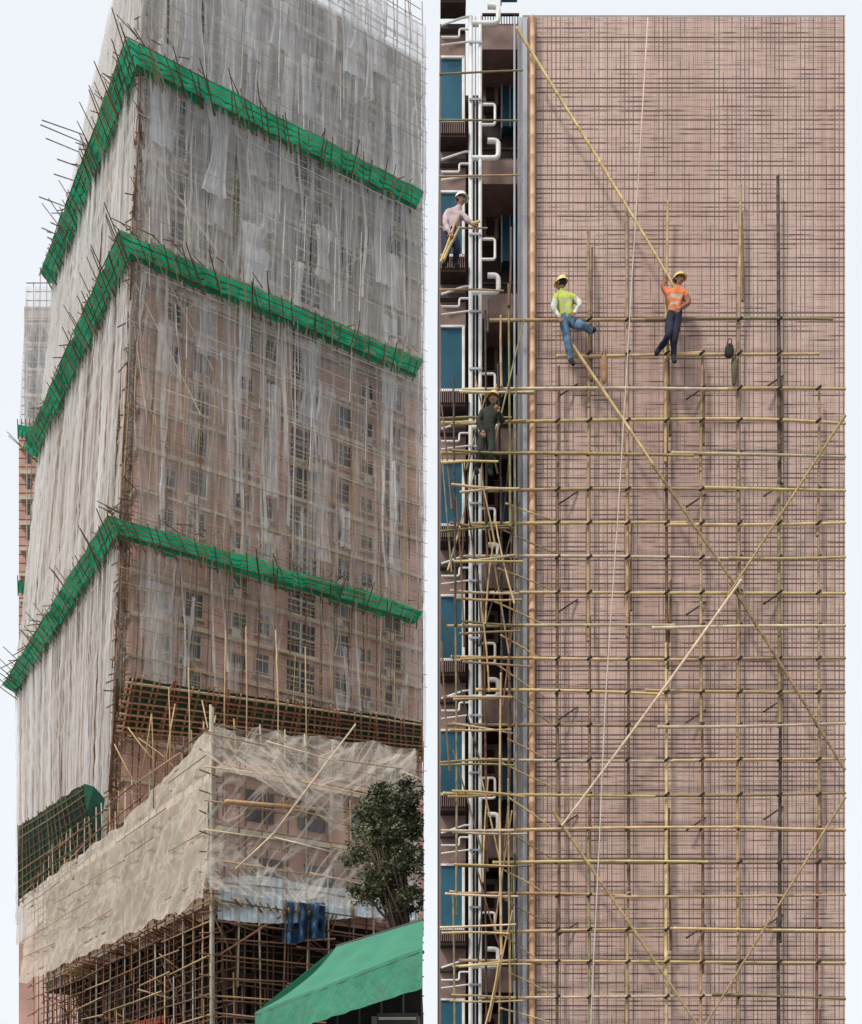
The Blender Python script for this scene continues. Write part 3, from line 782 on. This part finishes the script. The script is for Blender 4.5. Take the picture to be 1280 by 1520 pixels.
# ---------------- people ----------------
SKIN=mat_simple('skin',(.36,.20,.13),.55,.08,8); HAIR=mat_simple('black_hair',(.012,.01,.01),.6,.2,8)
def cloth(n,c): return mat_simple(n,c,.85,.3,9,bump=.45)
EYE=mat_simple('eye',(.02,.015,.012),.3,.1)
def person(J,shirt,vest,trouser,shoe,helmetc,face,Y,stripe=None):
    root=empty('construction_worker')
    P={}
    for k,v in J.items(): P[k]=V(v[0],v[1],Y+(v[2] if len(v)>2 else 0))
    names=['pelvis','waist','chest','neck','headb','shL','elL','wrL','paL','shR','elR','wrR','paR','hipL','knL','anL','toL','hipR','knR','anR','toR']
    rad=dict(pelvis=(.15,.12),waist=(.145,.115),chest=(.17,.125),neck=(.06,.06),headb=(.055,.055),sh=(.08,.08),el=(.056,.056),wr=(.036,.036),pa=(.04,.024),hip=(.11,.11),kn=(.078,.078),an=(.058,.058),to=(.042,.042))
    if 'waist' not in P: P['waist']=P['pelvis'].lerp(P['chest'],.45)
    P['headb']=P['neck'].lerp(P['head'],.5)
    for s in 'LR': 
        d=(P['wr'+s]-P['el'+s]).normalized(); P['pa'+s]=P['wr'+s]+d*.07
    E=[('pelvis','waist','T'),('waist','chest','T'),('chest','neck','T'),('neck','headb','S')]
    for s in 'LR': E+=[('chest','sh'+s,'T'),('sh'+s,'el'+s,'A'),('el'+s,'wr'+s,'A'),('wr'+s,'pa'+s,'S'),('pelvis','hip'+s,'L'),('hip'+s,'kn'+s,'L'),('kn'+s,'an'+s,'L'),('an'+s,'to'+s,'F')]
    idx={n:i for i,n in enumerate(names)}
    me=bpy.data.meshes.new('body'); me.from_pydata([P[n] for n in names],[(idx[a],idx[b]) for a,b,_ in E],[])
    ob=bpy.data.objects.new('bodytmp',me); scene.collection.objects.link(ob)
    ob.modifiers.new('s','SKIN'); sub=ob.modifiers.new('ss','SUBSURF'); sub.levels=2; sub.render_levels=2
    for n in names:
        sv=me.skin_vertices[0].data[idx[n]]; key=n if n in rad else n[:-1]
        sv.radius=rad[key]; sv.use_root=(n=='pelvis')
    dg=bpy.context.evaluated_depsgraph_get(); dg.update()
    bm=bpy.data.meshes.new_from_object(ob.evaluated_get(dg)); bpy.data.objects.remove(ob)
    mats=[vest,shirt,trouser,SKIN,shoe,stripe or vest]
    bm.materials.clear()
    for m in mats: bm.materials.append(m)
    mp={'T':0,'A':1,'L':2,'S':3,'F':4}
    for p in bm.polygons:
        c=p.center; best=None
        for a,b,l in E:
            A,B=P[a],P[b]; d=B-A; t=max(0,min(1,(c-A).dot(d)/d.length_squared)); q=(c-A-d*t).length
            q-= rad[a if a in rad else a[:-1]][0]*.6
            if best is None or q<best[0]: best=(q,l,a,b,t)
        mi=mp[best[1]]
        if mi==0:
            ax=(P['chest']-P['pelvis']); t=(c-P['pelvis']).dot(ax)/ax.length_squared
            if stripe and (.40<t<.50 or .82<t<.9): mi=5
            if t<.05: mi=2
        p.material_index=mi; p.use_smooth=True
    for v in bm.vertices:
        v.co+=Vector((noise.noise(v.co*9),noise.noise(v.co*9+Vector((5,0,0))),noise.noise(v.co*9+Vector((0,7,0)))))*.018
    bo=bpy.data.objects.new('body',bm); scene.collection.objects.link(bo); bo.parent=root
    hm=MB([SKIN,HAIR,EYE,helmetc]); f=Vector(face).normalized(); up=(P['head']-P['neck']).normalized(); up=(up+Vector((0,0,1))*.8).normalized()
    sd=f.cross(up).normalized(); f=up.cross(sd).normalized(); H=P['head']
    def hp(a,b,c): return H+sd*a+f*b+up*c
    vs=[];fs=[];nr,ns=12,16
    for i in range(nr+1):
        th=math.pi*i/nr; z=math.cos(th)*.118; rr=math.sin(th)
        for k in range(ns):
            an=2*math.pi*k/ns; x=math.cos(an)*rr*.076; y=math.sin(an)*rr*.094
            if z<-.02: s=1-.35*(-z-.02)/.1; x*=s; y=y*s+.012
            if y>.05 and abs(x)<.018 and -.045<z<.02: y+=.02
            vs.append(hp(x,y,z))
    for i in range(nr):
        for k in range(ns): fs.append((i*ns+k,i*ns+(k+1)%ns,(i+1)*ns+(k+1)%ns,(i+1)*ns+k))
    b=len(hm.f); hm.add(vs,fs,0,smooth=True)
    for q,fc in enumerate(fs):
        c=sum((vs[i] for i in fc),Vector())/4-H
        if c.dot(f)<.015 and c.dot(up)>-.06: hm.m[b+q]=1
    hm.tube([hp(0,.088,.01),hp(0,.112,-.022),hp(0,.09,-.03)],[.007,.013,.009],6,0)
    for s in (-1,1):
        hm.tube([hp(.03*s-.008,.086,.008),hp(.03*s+.008,.086,.008)],.008,6,2)
        hm.tube([hp(.076*s,-.0,.02),hp(.084*s,-.01,0),hp(.076*s,0,-.03)],[.01,.016,.009],6,0)
    hm.tube([hp(-.022,.085,-.058),hp(.022,.085,-.058)],.006,6,2)
    vs=[];fs=[];nr=7
    for i in range(nr+1):
        th=math.pi/2*i/nr
        for k in range(20):
            an=2*math.pi*k/20; rr=math.sin(th)
            vs.append(hp(math.cos(an)*rr*.108,math.sin(an)*rr*.128,.030+math.cos(th)*.120))
    for k in range(20):
        an=2*math.pi*k/20; ext=.008+(.045 if math.sin(an)>.3 else 0)
        vs.append(hp(math.cos(an)*(.108+ext*.5),math.sin(an)*(.128+ext),.022))
    for i in range(nr+1):
        for k in range(20): fs.append((i*20+k,i*20+(k+1)%20,(i+1)*20+(k+1)%20,(i+1)*20+k))
    hm.add(vs,fs,3,smooth=True); hm.tube([hp(0,-.1,.105),hp(0,0,.158),hp(0,.1,.105)],.012,6,3)
    hm.obj('head_and_helmet',root)
    fm=MB([SKIN])
    for s in 'LR':
        w,pa=P['wr'+s],P['pa'+s]; d=(pa-w).normalized(); sdv=d.cross(Vector((0,1,0)))
        sdv=sdv.normalized() if sdv.length>.1 else Vector((1,0,0)); nn=d.cross(sdv).normalized()
        if nn.y<0: nn=-nn
        for q,(o,l) in enumerate(((-.03,.065),(-.01,.078),(.01,.072),(.03,.055))):
            a=pa+sdv*o+d*.012; b2=a+d*l*.5+nn*.012; c2=b2+nn*l*.42+d*.006; d2=c2+nn*.015-d*l*.3
            fm.tube([a-d*.02,b2,c2,d2],[.0105,.0095,.009,.007],6)
        t0=w+d*.03-sdv*.03; t1=t0-sdv*.03+d*.025+nn*.01; t2=t1+nn*.03+d*.02+sdv*.01
        fm.tube([t0+sdv*.015,t1,t2],[.014,.012,.009],6)
    fm.obj('fingers',root)
    return root
HV=cloth('hi_vis_yellow',(.42,.50,.09)); ORG=cloth('orange_vest',(.62,.18,.07)); JEAN=cloth('blue_jeans',(.10,.17,.27)); NAVY=cloth('navy_trousers',(.018,.022,.042))
WSH=cloth('white_shirt',(.52,.52,.48)); PINKS=cloth('pale_shirt',(.48,.37,.38)); DKC=cloth('dark_cloth',(.025,.03,.022)); SHOE=cloth('work_boots',(.02,.02,.025)); GREYS=cloth('reflective_strip',(.45,.40,.32)); BRS=cloth('orange_sleeve',(.26,.11,.07))
YH=mat_simple('yellow_helmet',(.74,.58,.22),.35,.08); WH=mat_simple('white_helmet',(.74,.74,.72),.3,.06)
person(dict(head=(834,421),neck=(835,434),chest=(838,448),pelvis=(843,474),
  shL=(825,441),elL=(822,457,-.1),wrL=(830,470,-.2),shR=(852,442),elR=(862,451,-.12),wrR=(854,463,-.22),
  hipL=(838,479),knL=(843,508,-.05),anL=(847,534),toL=(852,541,-.12),hipR=(851,479),knR=(866,484,-.3),anR=(878,492,-.05),toR=(885,488,-.12)),
  WSH,HV,JEAN,SHOE,YH,(-.5,.7,-.1),23.87,GREYS)
person(dict(head=(1008,416),neck=(1006,429),chest=(1004,442),pelvis=(1001,467),
  shL=(992,434),elL=(984,428,.05),wrL=(988,414,.1),shR=(1017,436),elR=(1023,450,-.1),wrR=(1010,458,-.22),
  hipL=(996,472),knL=(992,500,-.18),anL=(978,520,.05),toL=(973,526,-.02),hipR=(1006,472),knR=(1001,503,-.12),anR=(1000,530),toR=(1002,538,-.12)),
  BRS,ORG,NAVY,SHOE,YH,(.55,-.75,-.1),23.87,GREYS)
person(dict(head=(684,297),neck=(681,310),chest=(674,322),pelvis=(666,345),
  shL=(664,317),elL=(661,333,-.15),wrL=(668,345,-.3),shR=(686,318),elR=(696,328,-.1),wrR=(703,334,-.1),
  hipL=(662,350),knL=(664,370,-.2),anL=(661,390),toL=(658,395,-.1),hipR=(672,350),knR=(679,370,-.2),anR=(675,392),toR=(681,396,-.1)),
  PINKS,PINKS,NAVY,SHOE,WH,(.7,-.5,-.3),23.6)
person(dict(head=(733,592),neck=(731,605),chest=(728,617),pelvis=(722,641),
  shL=(716,613),elL=(710,627,-.1),wrL=(716,640,-.2),shR=(740,614),elR=(747,626,-.1),wrR=(741,612,-.25),
  hipL=(717,646),knL=(712,672,-.15),anL=(709,698),toL=(706,704,-.1),hipR=(728,646),knR=(730,672,-.15),anR=(726,699),toR=(731,705,-.1)),
  DKC,DKC,DKC,SHOE,YH,(-.3,-.8,-.3),23.72)
mb=MB([BAM])
for (a,b,c,d) in ((655,388,676,330),(659,385,682,338),(700,332,712,328)): mb.bamboo(V(a,b,23.3),V(c,d,23.3),.03,bcol('yellow'),6,.01,True)
mb.obj('bamboo_offcuts')

# ================= GROUND =================
mb=MB([mat_simple('ground_concrete',(.22,.21,.2),.9,.2,.4)]); mb.quad((-900,-900,0),(900,-900,0),(900,1500,0),(-900,1500,0)); mb.obj('ground')
mb=MB([mat_simple('asphalt',(.05,.05,.052),.9,.2,3)]); mb.quad((-60,-4,.004),(60,-4,.004),(60,5,.004),(-60,5,.004)); mb.obj('road')
mb=MB([mat_simple('road_paint',(.7,.7,.66),.7,.15,3)])
for k in range(-14,14): mb.quad((k*4,.4,.008),(k*4+2,.4,.008),(k*4+2,.52,.008),(k*4,.52,.008))
mb.obj('road_markings')
mb=MB([mat_simple('paving',(.28,.27,.25),.9,.2,2)]); mb.box(-60,60,5,8.2,.002,.13); mb.obj('pavement')

# ================= LIGHT / SKY / CAMERA =================
sd=Vector((-.64,-.77,0)).normalized(); el=math.radians(50)
sdir=Vector((sd.x*math.cos(el),sd.y*math.cos(el),math.sin(el)))
w=bpy.data.worlds.new('World'); scene.world=w; w.use_nodes=True; nt=w.node_tree; nt.nodes.clear()
sky=nt.nodes.new('ShaderNodeTexSky'); sky.sky_type='NISHITA'; sky.sun_disc=False; sky.sun_elevation=el; sky.sun_rotation=math.atan2(sdir.x,sdir.y)
sky.dust_density=4.0; sky.air_density=1.2; sky.ozone_density=1
haze=mixc(nt,.84,sky.outputs[0],(6.65,6.9,7.1))
bg=nt.nodes.new('ShaderNodeBackground'); bg.inputs[1].default_value=.15
out=nt.nodes.new('ShaderNodeOutputWorld'); nt.links.new(haze,bg.inputs[0]); nt.links.new(bg.outputs[0],out.inputs[0])
L=bpy.data.lights.new('sun','SUN'); L.energy=2.7; L.angle=math.radians(8); L.color=(1,.94,.86)
lo=bpy.data.objects.new('sun',L); scene.collection.objects.link(lo); lo.rotation_euler=(-sdir).to_track_quat('-Z','Y').to_euler()
cam=bpy.data.cameras.new('camera'); co=bpy.data.objects.new('camera',cam); scene.collection.objects.link(co)
co.location=(0,0,CZ); co.rotation_euler=(math.radians(90),0,0); cam.sensor_fit='HORIZONTAL'; cam.sensor_width=36; cam.lens=36*F/1280
cam.shift_y=(HY-760)/1280; cam.clip_end=5000; scene.camera=co
scene.view_settings.view_transform='Standard'; scene.view_settings.look='None'; scene.view_settings.exposure=0
